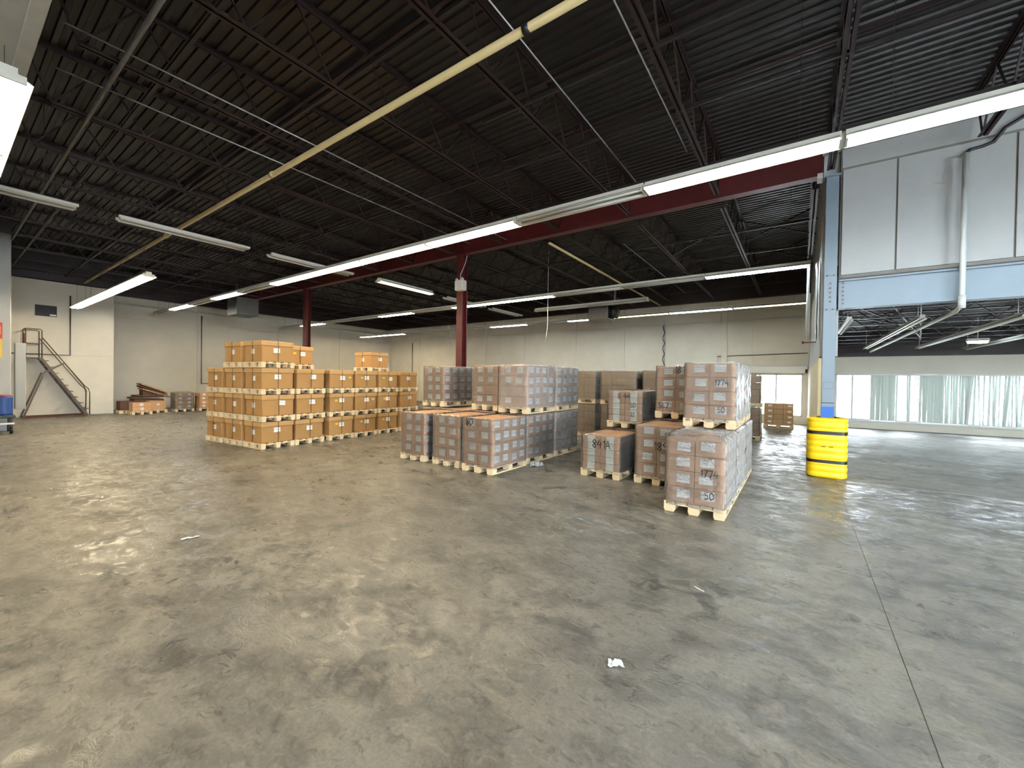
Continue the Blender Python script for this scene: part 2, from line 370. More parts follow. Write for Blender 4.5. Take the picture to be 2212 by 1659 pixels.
MB().box(.20, .29, YW-.235, YW-.221, 2.33, 2.5).build('end_cap', 'black_metal', o)
MB().box(1.2, 11.9, YW-.06, YW-.001, .28, .33).build('sill', 'window_frame', wb)

# left walls: recessed wall and projecting room with the stair
wl = MB().box(XL-.3, XL, 4.4, YW+.3, 0, 7).build('wall_left', 'white_wall'); struct(wl, 'dim recessed left wall behind the brown cartons', 'wall')
for a, b in ((4.95, 9.0), (9.0, 13.5), (13.5, 18.0), (18.0, 22.8)):
    for z0, z1 in ((0, 4.75), (4.78, 5.8)): MB().bbox(XL, XL+.03, a+.01, b-.01, z0+.01, z1, .006).build('panel', 'white_wall', wl)
MB().box(XL+.04, XL+.3, 4.95, YW-.31, 5.85, 6.86).build('edge_beam', 'joist', ceil)
ws = MB().box(-30.5, XS, YR, 4.94, 0, 5.72).build('wall_stair', 'white_wall'); struct(ws, 'bright cream wall block behind the steel stair', 'wall')
MB().bbox(XS, XS+.02, 1.0, 4.94, .01, 2.58, .004).build('panel', 'white_wall', ws); MB().bbox(XS, XS+.02, 1.0, 4.94, 2.61, 5.72, .004).build('panel', 'white_wall', ws)
MB().box(-30.5, XS+.02, YR, 4.94, 5.75, 6.86).build('edge_beam', 'joist', ceil)
wp = MB().bbox(-20.9, -20.3, -1.2, 1.5, 0, 6.2, .02).build('wall_pier', 'grey_wall'); struct(wp, 'pale masonry pier at the far left edge', 'wall')
MB().box(-20.9, -20.3, -1.2, 1.5, 6.2, 6.86).build('pier_beam', 'joist', ceil)
# wall above the opening, right of the grey column
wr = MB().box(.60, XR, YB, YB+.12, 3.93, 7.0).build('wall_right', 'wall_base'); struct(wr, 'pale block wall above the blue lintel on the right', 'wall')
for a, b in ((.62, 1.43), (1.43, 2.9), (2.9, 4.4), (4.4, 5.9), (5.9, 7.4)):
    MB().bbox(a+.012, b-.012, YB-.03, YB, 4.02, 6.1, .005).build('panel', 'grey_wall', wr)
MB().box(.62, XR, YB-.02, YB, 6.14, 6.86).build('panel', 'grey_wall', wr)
MB().box(.33, .62, YB+.121, YB+.24, 2.42, 6.86).build('filler', 'grey_wall', wr)
# partition behind the column, to the back wall
wm = MB().box(XP, XP+.14, YB+.25, YW-.06, 2.42, ZD-.02).build('wall_partition', 'grey_wall'); struct(wm, 'thin partition seen edge-on behind the grey column', 'wall')
MB().box(XP-.01, XP+.15, YB+.4, YW-.3, 0, 2.40).build('board', 'beige_board', wm)
# closing walls behind the camera
we = MB().box(XR, XR+.3, YR, -4.5, 0, 7).box(XR, XR+.3, 3.0, YW+.3, 0, 7).box(XR, XR+.3, -4.5, 3.0, 3.8, 7)
o = we.build('wall_east', 'white_wall'); struct(o, 'plain pale end wall outside the picture on the right', 'wall')
wf = MB(); wall_with_holes(wf, -31, XR+.3, 0, 7, YR-.3, YR, [(4.0, 7.6, 0.0, 3.8)])
o = wf.build('wall_front', 'white_wall'); struct(o, 'plain pale wall behind the camera', 'wall')
o = MB().box(3.9, 7.7, YR, YR+.5, 3.82, 4.4).build('fill_door_1', 'fixture_white'); struct(o, 'unseen rolled-up loading door added behind the camera for fill light', 'door')  # unseen door added so daylight fills the camera-facing fronts
for x in (3.9, 7.6): MB().box(x, x+.1, YR, YR+.1, 0, 3.82).build('track', 'conduit', o)
o = MB().box(XR-.5, XR, -4.6, 3.1, 3.82, 4.4).build('fill_door_2', 'fixture_white'); struct(o, 'unseen rolled-up loading door added in the end wall for fill light', 'door')  # unseen door added so daylight brightens the right-facing load sides
for y in (-4.6, 3.0): MB().box(XR-.1, XR, y, y+.1, 0, 3.82).build('track', 'conduit', o)
o = MB().box(XR+.35, 60, YR-.3, YW+.3, -.3, -.1).build('outside_apron', 'snow_ground'); struct(o, 'bright apron outside the added end wall door', 'ground')
o = MB().box(-60, 60, -60, YR-.35, -.3, -.1).build('outside_yard', 'snow_ground'); struct(o, 'bright yard outside the added loading door behind the camera', 'ground')
# white bulkhead over the camera
o = MB().bbox(-26, XR, -1.6, .63, 5.35, 6.86, .01).build('trim_1', 'soffit_white'); struct(o, 'pale grey bulkhead over the near left corner of the ceiling', 'bulkhead')
MB().box(-26, XR, .55, .66, 5.30, 5.348).build('edge_angle', 'soffit_white', o)

# outside
o = MB().box(-40, 60, YW+.35, 90, -.3, -.1).build('outside_ground', 'snow_ground'); struct(o, 'bright ground outside the windows', 'ground')
fb = empty('outside_building', (6, 48, -.1)); tag(fb, 'low white building with a blue band outside the right windows', 'building')
MB().box(-22, 30, 0, 8, 0, 5).build('wall', 'far_wall_white', fb); MB().box(-2, 14, -.1, -.001, 2.0, 3.6).build('band', 'far_blue', fb); MB().box(-22.2, 30.2, -.2, 8.2, 5.0, 5.3).build('roof', 'far_wall_white', fb)

# ------------------------------------------------------------------ steel frame
bm_ = empty('roof_beam', (0, YB, 6.05)); tag(bm_, 'dark red steel girder spanning the hall over the columns', 'beam')
MB().box(XL, .30, -.12, .12, 0, .03).build('bottom_flange', 'primer_red', bm_); MB().box(XL, .30, -.12, .12, .66, .70).build('top_flange', 'primer_red', bm_)
MB().box(XL, .30, -.012, .012, .03, .66).build('web', 'primer_red', bm_)
for x in (-9.47, -19.42): MB().box(x-.015, x+.015, -.11, -.013, .03, .66).build('stiffener', 'primer_red', bm_)
MB().box(.22, .31, -.13, .13, -.06, .05).build('end_plate', 'white_plastic', bm_)
MB().box(.30, XR, -.10, .05, .45, .72).build('end_girder', 'soffit_white', bm_)

def h_column(name, x, y, z1, mt, w, label):
    c = empty(name, (x, y, 0)); tag(c, label, 'column')
    MB().bbox(-w/2, w/2, -w/2, -w/2+.025, 0, z1, .004).build('front_flange', mt, c); MB().bbox(-w/2, w/2, w/2-.025, w/2, 0, z1, .004).build('rear_flange', mt, c)
    MB().box(-.012, .012, -w/2+.025, w/2-.025, 0, z1).build('web', mt, c)
    MB().box(-w/2-.04, w/2+.04, -w/2-.04, w/2+.04, 0, .02).build('base_plate', mt, c); MB().box(-w/2-.03, w/2+.03, -w/2-.03, w/2+.03, z1, z1+.03).build('cap_plate', mt, c)
    return c
h_column('red_column', -9.47, YB, 6.02, 'primer_red', .26, 'dark red steel column rising behind the wrapped pallets, box lamp on it')
h_column('red_column', -19.42, YB, 6.02, 'primer_red', .26, 'farther dark red steel column rising behind the brown cartons')
gc = h_column('grey_column', .467, YB-.02, 5.98, 'blue_steel', .205, 'pale blue-grey steel column standing in the yellow protector')
MB().box(-.106, .106, -.106, -.1031, 1.19, 1.40).build('blue_band', 'blue_paint', gc)
MB().box(-.108, .108, -.1065, -.1031, 1.47, 1.485).build('dark_ring', 'black_metal', gc)
f_ = MB()
for a, b, c, d in ((-.075, .085, 1.76, 1.768), (-.075, .085, 1.89, 1.898), (-.075, -.068, 1.76, 1.898), (.078, .085, 1.76, 1.898)): f_.box(a, b, -.105, -.1031, c, d)
f_.build('cover_outline', 'pipe_grey', gc)
bolt = MB().tube([(0, 0, 0), (0, -.022, 0)], .019, 8).mesh('bolt', 'pipe_grey')
for dx, z in ((-.055, 4.02), (.055, 4.02), (-.0, 3.86), (0, 3.77), (0, 3.68), (0, 3.59), (0, 3.50), (-.055, 3.34), (.045, 3.34)): link('bolt', bolt, gc, (dx, -.1025, z))
# lintel beam
lb = empty('lintel_beam', (.60, YB, 3.35)); tag(lb, 'pale blue painted steel lintel beam over the wide opening', 'beam')
MB().box(0, XR-.6, -.13, .13, 0, .025).build('bottom_flange', 'blue_steel', lb); MB().box(0, XR-.6, -.13, .13, .53, .56).build('top_flange', 'blue_steel', lb)
MB().box(0, XR-.6, -.07, .07, .025, .53).build('web', 'blue_steel', lb)
for z in (.50, .42, .34, .26, .18, .10): link('bolt', bolt, lb, (.07, -.0695, z))
MB().bar((.02, -.1, .6), (XR-1, -.1, .6), .03).build('rod', 'pipe_grey', lb)

# column protector
def protector():
    c = empty('column_protector', (.467, YB-.02, 0)); tag(c, 'yellow ribbed plastic column protector with two black straps', 'column protector')
    n = 48; prof = []
    hgt = 1.19; N = 72
    strap = [(.30, .36), (.86, .925)]
    def se(t, R):
        cx, sx = math.cos(t), math.sin(t); p = 2/4.6
        return (R*math.copysign(abs(cx)**p, cx), R*math.copysign(abs(sx)**p, sx))
    mb = MB(); rings = []
    for k in range(N+1):
        z = hgt*k/N; r = .325
        rib = abs(math.sin(math.pi*z/.122))
        r += .014*rib**.6 - .008
        e = min(z, hgt-z)
        if e < .05: r -= .05 - math.sqrt(max(0, .05**2-(.05-e)**2))
        for a, b in strap:
            if a-.005 < z < b+.005: r = .322
        rings.append((z, r))
    for z, r in rings: mb.v += [(*se(2*math.pi*j/n, r), z) for j in range(n)]
    for k in range(N):
        for j in range(n): mb.f.append((k*n+j, k*n+(j+1) % n, (k+1)*n+(j+1) % n, (k+1)*n+j))
    top = len(mb.v); mb.v += [(*se(2*math.pi*j/n, .17), hgt-.01) for j in range(n)]
    for j in range(n): mb.f.append((N*n+j, N*n+(j+1) % n, top+(j+1) % n, top+j))
    mb.build('shell', 'safety_yellow', c, smooth=True)
    for a, b in strap:
        s = MB(); s.v += [(*se(2*math.pi*j/n, .329), z) for z in (a, b) for j in range(n)]
        s.f += [(j, (j+1) % n, n+(j+1) % n, n+j) for j in range(n)]
        s.build('strap', 'black_plastic', c, smooth=True)
    for x in (-.09, .03): MB().box(x, x+.06, -.338, -.31, .62, .632).build('slot', 'black_plastic', c)
protector()

# ------------------------------------------------------------------ fluorescent fixtures
ML = 2.44
def fixture_meshes():
    L2 = ML/2-.01
    hs = MB().box(-L2, L2, -.06, .06, .05, .11).mesh('housing', 'fixture_white')
    rf = MB().extr([(-.17, -.012), (-.165, -.018), (-.06, .048), (.06, .048), (.165, -.018), (.17, -.012), (.064, .056), (-.064, .056)], 'x', -L2, L2).mesh('reflector', 'fixture_white')
    out = {}
    for k in ('warm', 'cool', 'white', 'dim', 'off'):
        r = .024 if k != 'dim' else .014
        out[k] = MB().tube([(-L2+.03, 0, 0), (L2-.03, 0, 0)], r, 8).mesh('tube', 'tube_'+k, True)
    hg = MB().bar((0, 0, 0), (0, 0, 1), .006).mesh('hanger', 'dark_rod')
    ec = MB().box(-.012, .012, -.12, .12, -.03, .05).mesh('lamp_holder', 'fixture_white')
    return hs, rf, out, hg, ec
FM = fixture_meshes()
TWIN = MB()
for s_ in (-1, 1): TWIN.box(-ML/2+.01, ML/2-.01, s_*.115-.035, s_*.115+.035, -.02, .03)
TWIN = TWIN.mesh('twin_rail', 'fixture_white'); SPINE = MB().box(-ML/2+.01, ML/2-.01, -.08, .08, .02, .06).mesh('spine', 'black_metal')
def twin(x, y, z, rz, label, group):
    e = empty('fluorescent_fixture', (x, y, z), rz); tag(e, label, 'light fixture', group)
    link('spine', SPINE, e); link('twin_rail', TWIN, e)
    for s_ in (-1, 1):
        h_ = link('hanger', FM[3], e, (s_*.78, 0, .06)); h_.scale = (1, 1, ZD-z-.06)
        link('tube', FM[2]['off'], e, (0, s_*.115, -.03))
    return e
def fixture(x, y, z, kind, rz, label, group, hang=True):
    e = empty('fluorescent_fixture', (x, y, z), rz); tag(e, label, 'light fixture', group)
    link('housing', FM[0], e); link('reflector', FM[1], e)
    for s in (-1, 1): link('tube', FM[2][kind], e, (0, s*.085, -.006))
    for s in (-1, 1):
        link('lamp_holder', FM[4], e, (s*(ML/2-.02), 0, 0))
        h_ = link('hanger', FM[3], e, (s*.78, 0, .11)); h_.scale = (1, 1, (ZD if z > 4 else 3.94)-z-.11)
    return e
ORD = ['first', 'second', 'third', 'fourth', 'fifth', 'sixth', 'seventh', 'eighth', 'ninth', 'tenth', 'eleventh', 'twelfth', 'thirteenth']
WORD = {'warm': 'lit warm white', 'white': 'lit plain white', 'cool': 'lit cool white', 'dim': 'dim yellow', 'off': 'unlit'}
rows = [
 ('the nearest ceiling row', 6.53, 4.87, .38, ['white', 'off', 'warm', 'warm', 'warm', 'warm', 'off', 'white', 'off', 'white', 'off']),
 ('the middle ceiling row', 12.72, 4.83, .18, ['cool', 'off', 'off', 'warm', 'warm', 'off', 'warm', 'off', 'off', 'warm', 'off']),
 ('the back wall row', 18.4, 4.81, .22, ['dim', 'cool', 'dim', 'cool', 'off', 'white', 'off', 'off', 'off', 'warm', 'warm']),
]
for rn, y, z, x0, ks in rows:
    for i, k in enumerate(ks):
        fixture(x0-ML*(i+.5), y, z, k, 0, f'{WORD[k]} strip light, {ORD[i]} left of the grey column in {rn}', 'fluorescent strips of '+rn)
for i in range(4):
    fixture(.40+ML*(i+.5), 6.53, 4.87, 'cool' if i < 3 else 'off', 0, f'{"lit cool white" if i < 3 else "unlit"} fluorescent strip, {ORD[i]} right of the grey column', 'fluorescent strips of the nearest ceiling row')
for i in range(2): fixture(-6.6-ML*(i+.5), .47, 4.85, 'warm', 0, ['lit fluorescent strip at the far left picture edge under the bulkhead', 'lit fluorescent strip beyond the left picture edge under the bulkhead'][i], 'fluorescent strips under the bulkhead')
for i in range(9): fixture(10.6-ML*(i+.5), -5.65, 4.87, 'cool' if i < 4 else 'warm', 0, f'added fill strip light behind the camera, {ORD[i]} from the right end', 'added fill strips behind the camera')  # unseen lit row added to brighten the pallet fronts
for i in range(4): fixture(-14.4-ML*(i+.5), 3.42, 4.5, 'warm', 0, f'lit strip hanging towards the steel stair, {["nearest to the camera", "second from the camera", "third from the camera", "closest to the stair wall"][i]}', 'lit strips by the stair')
for i, (y0, k) in enumerate(((-.8, 'off'), (2.0, 'off'), (4.75, 'off'), (7.95, 'dim'), (10.9, 'off'), (13.6, 'off'))):
    lab = ['unlit crosswise strip at the left picture edge, nearest of its line', 'unlit crosswise strip crossing the yellow pipe, second of its line', 'unlit crosswise strip just behind the nearest long lit row', 'yellow glowing crosswise strip left of the red column', 'unlit crosswise strip passing behind the red column', 'farthest unlit crosswise strip, just right of the red column'][i]
    e = fixture(-11.5, (y0+ML/2)*1.067, 5.05, k, math.pi/2, lab, 'crosswise strips') if k != 'off' else twin(-11.5, (y0+ML/2)*1.067, 5.05, math.pi/2, lab, 'crosswise strips')
    if k == 'dim':
        for ch in e.children:
            if ch.name.startswith('tube'): ch.data = FM[2]['dim']
for i in range(2): fixture(-4.62-ML*(i+.5), 15.25, 4.85, 'off', 0, ['unlit strip above the hanging heater, right half of its pair', 'unlit strip above the hanging heater, left half of its pair'][i], 'unlit pair of strips above the heater')
# side room strips and pipes
for i, (x, y0, n) in enumerate(((.84, 11.2, 1), (2.02, 11.6, 4), (3.52, 12.0, 4), (5.0, 13.2, 3))):
    c = empty('lamp_track', (x, y0, 3.2)); tag(c, ['unlit pinkish lamp track tucked beside the grey column', 'unlit lamp track running beside the white pipe in the side room', 'unlit lamp track in the middle of the side room ceiling', 'unlit lamp track farthest right in the side room'][i], 'light fixture', 'side room lamp tracks')
    ln = 3.2 if i == 0 else 9.0
    MB().extr([(-.075, 0), (-.04, .035), (.04, .035), (.075, 0), (.04, .05), (-.04, .05)], 'y', 0, ln).build('reflector', 'fixture_white', c); MB().box(-.04, .04, 0, ln, .05, .09).build('housing', 'fixture_white', c)
    for s in (-1, 1): MB().tube([(s*.045, .03, .02), (s*.045, ln-.03, .02)], .017, 8).build('tube', 'tube_off', c)
    for yy in (.4, ln-.4): MB().bar((0, yy, .09), (0, yy, .74), .01).build('hanger', 'conduit', c)
for i in range(4): fixture(8.6+1.3*i, 17.0, 3.3, 'cool', math.pi/2, f'added fill strip in the side room beyond the right picture edge, {ORD[i]} from the left', 'added fill strips beyond the frame')  # unseen strips added to lift the side room walls
c = empty('ceiling_lamp', (4.33, 18.0, 3.16)); tag(c, 'small bright white lamp glowing under the side room roof', 'lamp')
MB().box(-.22, .22, -.1, .1, .04, .12).build('housing', 'fixture_white', c); MB().bbox(-.2, .2, -.09, .09, -.02, .039, .015).build('diffuser', 'tube_cool', c)
MB().bar((0, 0, .12), (0, 0, .75), .015).build('stem', 'conduit', c)

# ------------------------------------------------------------------ pipes and conduits
def pipe(name, pts, r, mt, label, cat='pipe', couplings=(), n=12):
    e = empty(name, pts[0]); tag(e, label, cat); p0 = Vector(pts[0])
    MB().tube([Vector(p)-p0 for p in pts], r, n).build('tube', mt, e, True)
    for a, b, mm in couplings: MB().tube([Vector(a)-p0, Vector(b)-p0], r*1.18, n).build('coupling', mm, e, True)
    return e
pipe('overhead_pipe', [(6, 3.9, 5.85), (-26, 3.98, 5.85)], .05, 'pipe_yellow', 'long cream pipe crossing the whole dark ceiling', couplings=[((-2.58, 3.92, 5.85), (-2.66, 3.92, 5.85), 'black_plastic'), ((-8.6, 3.93, 5.85), (-8.7, 3.93, 5.85), 'pipe_yellow'), ((-15, 3.95, 5.85), (-15.1, 3.95, 5.85), 'pipe_yellow')])
pipe('overhead_pipe', [(2, 1.46, 5.95), (-20, 1.49, 5.95)], .028, 'pipe_grey', 'worn grey pipe crossing the top left of the ceiling')
pipe('overhead_pipe', [(-6.16, YB+.15, 5.92), (-6.16, YW-.35, 5.92)], .04, 'pipe_yellow', 'thin cream pipe running back under the far roof bay')
for x, y0, y1, lb_ in ((-7.15, .9, 9.8, 'thin shiny conduit running lengthwise under the left front roof bay'), (-2.84, 3.0, 8.4, 'thin shiny conduit under the middle of the front roof bay'), (-1.72, 3.0, 7.8, 'thin shiny conduit beside the red joist near the grey column'), (-4.4, 12, 20, 'thin shiny conduit under the far roof bay'), (-8.3, 1.0, 9.5, 'thin faint conduit at the far left of the front roof bay')):
    pipe('ceiling_conduit', [(x, y0, 5.97), (x, y1, 5.97)], .011, 'conduit', lb_, 'conduit', n=6)
pipe('sprinkler_pipe', [(2.27, YB-.19, 5.86), (2.27, YB-.19, 3.25), (2.28, YB+.2, 3.2), (2.33, 22, 3.2)], .042, 'pipe_white', 'white pipe dropping down the block wall then running under the side roof', couplings=[((2.27, YB-.19, 3.42), (2.27, YB-.19, 3.2), 'pipe_white'), ((2.28, 13.5, 3.2), (2.28, 13.7, 3.2), 'pipe_white')])
pipe('wall_conduit', [(2.27, YB-.1, 5.86), (2.35, YB-.08, 5.95), (2.5, YB-.07, 5.97), (2.62, YB-.07, 6.0), (2.75, YB-.07, 6.2), (3.1, YB-.07, 6.4), (3.6, YB-.07, 6.5)], .028, 'black_metal', 'dark bent conduit high on the block wall at right', 'conduit', n=8)
pipe('wall_conduit', [(XL+.08, 9.2, 5.3), (XL+.08, 9.2, 1.35), (XL+.08, 12.5, 1.35)], .03, 'pipe_grey', 'grey conduit dropping down the recessed left wall', 'conduit', n=8)
pipe('wall_conduit', [(XL+.1, 5.0, 5.45), (XL+.1, 22.5, 5.45)], .05, 'pipe_white', 'pale pipe running along the top of the recessed left wall', 'pipe', n=8)
pipe('wall_conduit', [(-26.0, YW-.06, 4.7), (-26.0, YW-.06, .5)], .03, 'pipe_grey', 'grey conduit on the back wall near the left corner', 'conduit', n=8)
pipe('wall_conduit', [(-3.4, YW-.06, 2.4), (-3.4, YW-.06, 3.16), (.28, YW-.06, 3.24)], .018, 'black_metal', 'thin dark conduit above the roller box', 'conduit', n=6)
pipe('wall_conduit', [(XS+.06, 3.55, 5.2), (XS+.06, 3.55, 2.62), (XS+.06, 1.6, 2.62)], .025, 'pipe_grey', 'grey conduit bending behind the stair', 'conduit', n=6)
pipe('drop_pipe', [(.14, 12.72, 4.82), (.12, 12.72, 2.95)], .03, 'pipe_white', 'white pipe hanging down beside the partition', 'pipe', n=8)
pipe('dangling_cord', [(-8.1, 13.9, 6.87), (-8.1, 13.9, 4.0), (-8.14, 13.9, 3.6), (-8.2, 13.9, 3.3)], .012, 'pipe_white', 'thin white cord dangling right of the red column', 'cord', n=6)
# striped cable on the back wall
e = empty('striped_cable', (-6.02, YW-.09, 2.2)); tag(e, 'black and white twisted cable running up the back wall', 'cable')
MB().tube([(0, 0, 0), (0, 0, 2.7)], .04, 8).build('core', 'pipe_white', e, True)
hp = [(.046*math.cos(t*.55), -.046*abs(math.sin(t*.55))-.004, t*.05) for t in range(55)]
MB().tube(hp, .02, 6).build('winding', 'black_plastic', e, True)
# hanging sheet and bracket by the partition
e = empty('hanging_sheet', (.30, 11.3, 2.75)); tag(e, 'torn white plastic sheet hanging behind the grey column', 'sheet')
mb = MB(); nn = 10
for k in range(nn+1):
    t = k/nn
    for j in range(5):
        u = j/4; mb.v.append((-.03-.02*math.sin(u*9+t*5), -.55+(.15+.85*u)*(.9-.35*(1-t)), t*1.7+.15*u))
for k in range(nn):
    for j in range(4): mb.f.append((k*5+j, k*5+j+1, (k+1)*5+j+1, (k+1)*5+j))
sh = mb.build('sheet', 'sheet_white', e, True); md = sh.modifiers.new('thick', 'SOLIDIFY'); md.thickness = .006
e = MB().box(-.25, .04, 0, .03, 0, .03).build('wall_bracket', 'rust', loc=(.29, 13.2, 2.92)); tag(e, 'rusty bracket arm sticking out of the partition', 'bracket')
MB().box(-.26, -.22, -.02, .05, -.02, .05).build('tip', 'rust', e)

# heaters, emergency lamp, vent
def heater(x, y, z, k, label):
    e = empty('unit_heater', (x, y, z)); tag(e, label, 'heater', 'hanging heaters')
    q = abs(k)
    def bx(x0, x1, *r): return (min(x0*k, x1*k), max(x0*k, x1*k), *[v*q for v in r])
    MB().bbox(*bx(-.55, .25, -.35, .35, 0, .62), .02).build('body', 'heater_grey', e)
    for i in range(5): MB().box(*bx(.25, .27, -.3, .3, .06+i*.11, .12+i*.11)).build('louvre', 'black_metal', e)
    MB().tube([(.28*k, 0, .3*q), (.5*k, 0, .3*q)], .24*q, 16).build('fan_shroud', 'black_metal', e, True)
    MB().tube([(.3*k, 0, .55*q), (.4*k, 0, .72*q), (.4*k, 0, 1.2*q)], .05, 8).build('flue', 'conduit', e, True)
    for a_ in (-.5, .2): MB().bar((a_*k, 0, .62*q), (a_*k, 0, ZD-z), .02).build('hanger', 'dark_rod', e)
heater(-6.85, 16.6, 4.42, 1.1, 'grey unit heater with dark fan hanging before the back wall')
heater(-21.4, 8.4, 4.6, -1.3, 'grey unit heater with dark fan hanging near the left end of the lit row')
e = empty('emergency_lamp', (-9.3, YB-.262, 4.78)); tag(e, 'white box lamp clamped to the red column', 'lamp')
MB().bbox(-.17, .17, -.12, .12, 0, .34, .02).build('body', 'white_plastic', e)
MB().tube([(-.02, 0, .34), (0, 0, .55), (.1, .1, .9), (.1, .2, 1.2)], .014, 6).build('cable', 'pipe_white', e)
for s in (-1, 1): MB().tube([(s*.12, -.02, .34), (s*.12, -.08, .40)], .045, 10).build('lamp_head', 'white_plastic', e)
e = empty('wall_vent', (XS+.021, 2.54, 4.22)); tag(e, 'dark square opening high on the stair wall', 'vent')
MB().box(0, .012, 0, .62, 0, .46).build('opening', 'dark_opening', e)
for a, b, c, d in ((-.03, 0, -.03, .49), (.62, .65, -.03, .49), (0, .62, -.03, 0), (0, .62, .46, .49)): MB().box(0, .03, a, b, c, d).build('frame', 'white_wall', e)
MB().box(.012, .02, .42, .60, .03, .10).build('sticker', 'white_plastic', e)

# ------------------------------------------------------------------ stair
def stair():
    e = empty('steel_stair', (-25.55, 0, 0)); tag(e, 'steep dark steel stair with handrails against the cream wall', 'stair')
    w = .38; M_ = 'stair_steel'
    for s in (-1, 1):
        x = s*w
        MB().bar((x, 2.62, 2.45), (x, 3.95, .05), .03, .09).build('stringer', M_, e)
        MB().bar((x, 2.72, 1.85), (x, 2.15, 0), .07, .05).build('brace_leg', M_, e)
        MB().tube([(x, 2.22, 2.45), (x, 2.22, 3.56), (x, 2.26, 3.6), (x, 2.60, 3.6), (x, 2.65, 3.56), (x, 2.65, 2.45)], .018, 8).build('guard_rail', M_, e, True)
        MB().tube([(x, 2.22, 3.02), (x, 2.65, 3.02)], .014, 8).build('mid_rail', M_, e, True)
        MB().tube([(x, 2.65, 3.28), (x, 3.86, 1.32), (x, 3.98, 1.18), (x, 4.02, 1.0), (x, 4.02, .05)], .018, 8).build('handrail', M_, e, True)
        MB().bar((x, 3.9, .32), (x, 4.02, .34), .03).build('rail_bracket', M_, e)
    MB().tube([(-w, 2.22, 3.6), (w, 2.22, 3.6)], .018, 8).build('end_rail', M_, e, True)
    MB().tube([(w, 3.28, 2.24), (w, 3.85, 1.28), (w, 3.92, 1.1), (w, 3.9, .5)], .014, 8).build('inner_rail', M_, e, True)
    MB().bar((w, 2.72, 1.86), (w, 3.28, 2.26), .06).build('stay', M_, e)
    for k in range(9):
        t = (k+.5)/9.5; y = 2.62+1.33*t; z = 2.45-2.4*t
        MB().box(-w, w, y-.03, y+.15, z, z+.025).build('tread', M_, e)
    MB().box(-w-.02, w+.02, 2.12, 2.68, 2.42, 2.46).build('platform', M_, e)
    MB().bar((w, 2.15, .04), (w, 3.95, .05), .06).build('base_runner', 'rust', e); MB().bar((-w, 2.15, .04), (-w, 3.95, .05), .06).build('base_runner', 'rust', e)
    MB().bbox(w-.01, w+.05, 2.16, 2.23, 2.95, 3.4, .01).build('grip_pad', 'rust', e)
stair()

# clutter at the left picture edge
e = MB().bbox(-.1, .1, -.12, .12, 0, 2.2, .01).build('wall_cabinet', 'grey_wall', loc=(-21.3, 1.76, .62)); tag(e, 'tall pale cabinet mounted behind the left pier', 'cabinet')
MB().box(.101, .11, -.10, .10, .04, 2.16).build('door', 'grey_wall', e)
e = empty('safety_sign', (-20.27, 1.0, 2.5)); tag(e, 'red and yellow safety sign with a 3 on the left pier', 'sign')
MB().box(0, .01, 0, .32, .38, .88).build('red_panel', 'sign_red', e); MB().box(0, .01, 0, .32, -.2, .37).build('yellow_panel', 'sign_yellow', e)
three = MB(); 
for a, b in (((0, 1), (1, 1)), ((1, 1), (1, 0)), ((0, .5), (1, .5)), ((0, 0), (1, 0))):
    three.bar((.013, .16+a[0]*.12, .52+a[1]*.24), (.013, .16+b[0]*.12, .52+b[1]*.24), .03, .004)
three.build('numeral', 'white_plastic', e)
e = empty('plastic_drum', (-19.8, 1.33, .55)); tag(e, 'small blue plastic drum beside the left pier', 'drum')
MB().tube([(0, 0, 0), (0, 0, .05), (0, 0, .5), (0, 0, .56)], .17, 16).build('body', 'blue_bin', e, True); MB().tube([(0, 0, .56), (0, 0, .6)], .14, 16).build('lid', 'sign_red', e, True)
e = empty('waste_bag', (-19.8, .80, .55)); tag(e, 'white filled sack standing at the left picture edge', 'sack')
mb = MB(); 
for k, (z, r) in enumerate(((0, .2), (.1, .27), (.3, .28), (.5, .2), (.6, .06), (.68, .1))):
    mb.v += [(r*(1+.1*math.sin(j*2.1+k))*math.cos(j*math.pi/6), r*(1+.1*math.sin(j*1.7+k))*math.sin(j*math.pi/6), z) for j in range(12)]
for k in range(5):
    for j in range(12): mb.f.append((k*12+j, k*12+(j+1) % 12, (k+1)*12+(j+1) % 12, (k+1)*12+j))
mb.build('sack', 'scrap_white', e, True)
e = empty('hand_truck', (-19.8, 1.1, 0)); tag(e, 'dark green platform trolley under the sack and drum', 'trolley')
MB().bbox(-.45, .4, -.6, .42, .46, .55, .015).build('platform', 'dark_green', e)
for x in (-.38, .33):
    for y in (-.5, .34):
        w = MB().tube([(x, y-.03, .1), (x, y+.03, .1)], .1, 14).build('wheel', 'black_plastic', e, True); MB().bar((x, y, .2), (x, y, .46), .05).build('fork', 'black_metal', e)
MB().bar((.38, -.6, .30), (.38, .4, .30), .05).build('rail', 'white_plastic', e)

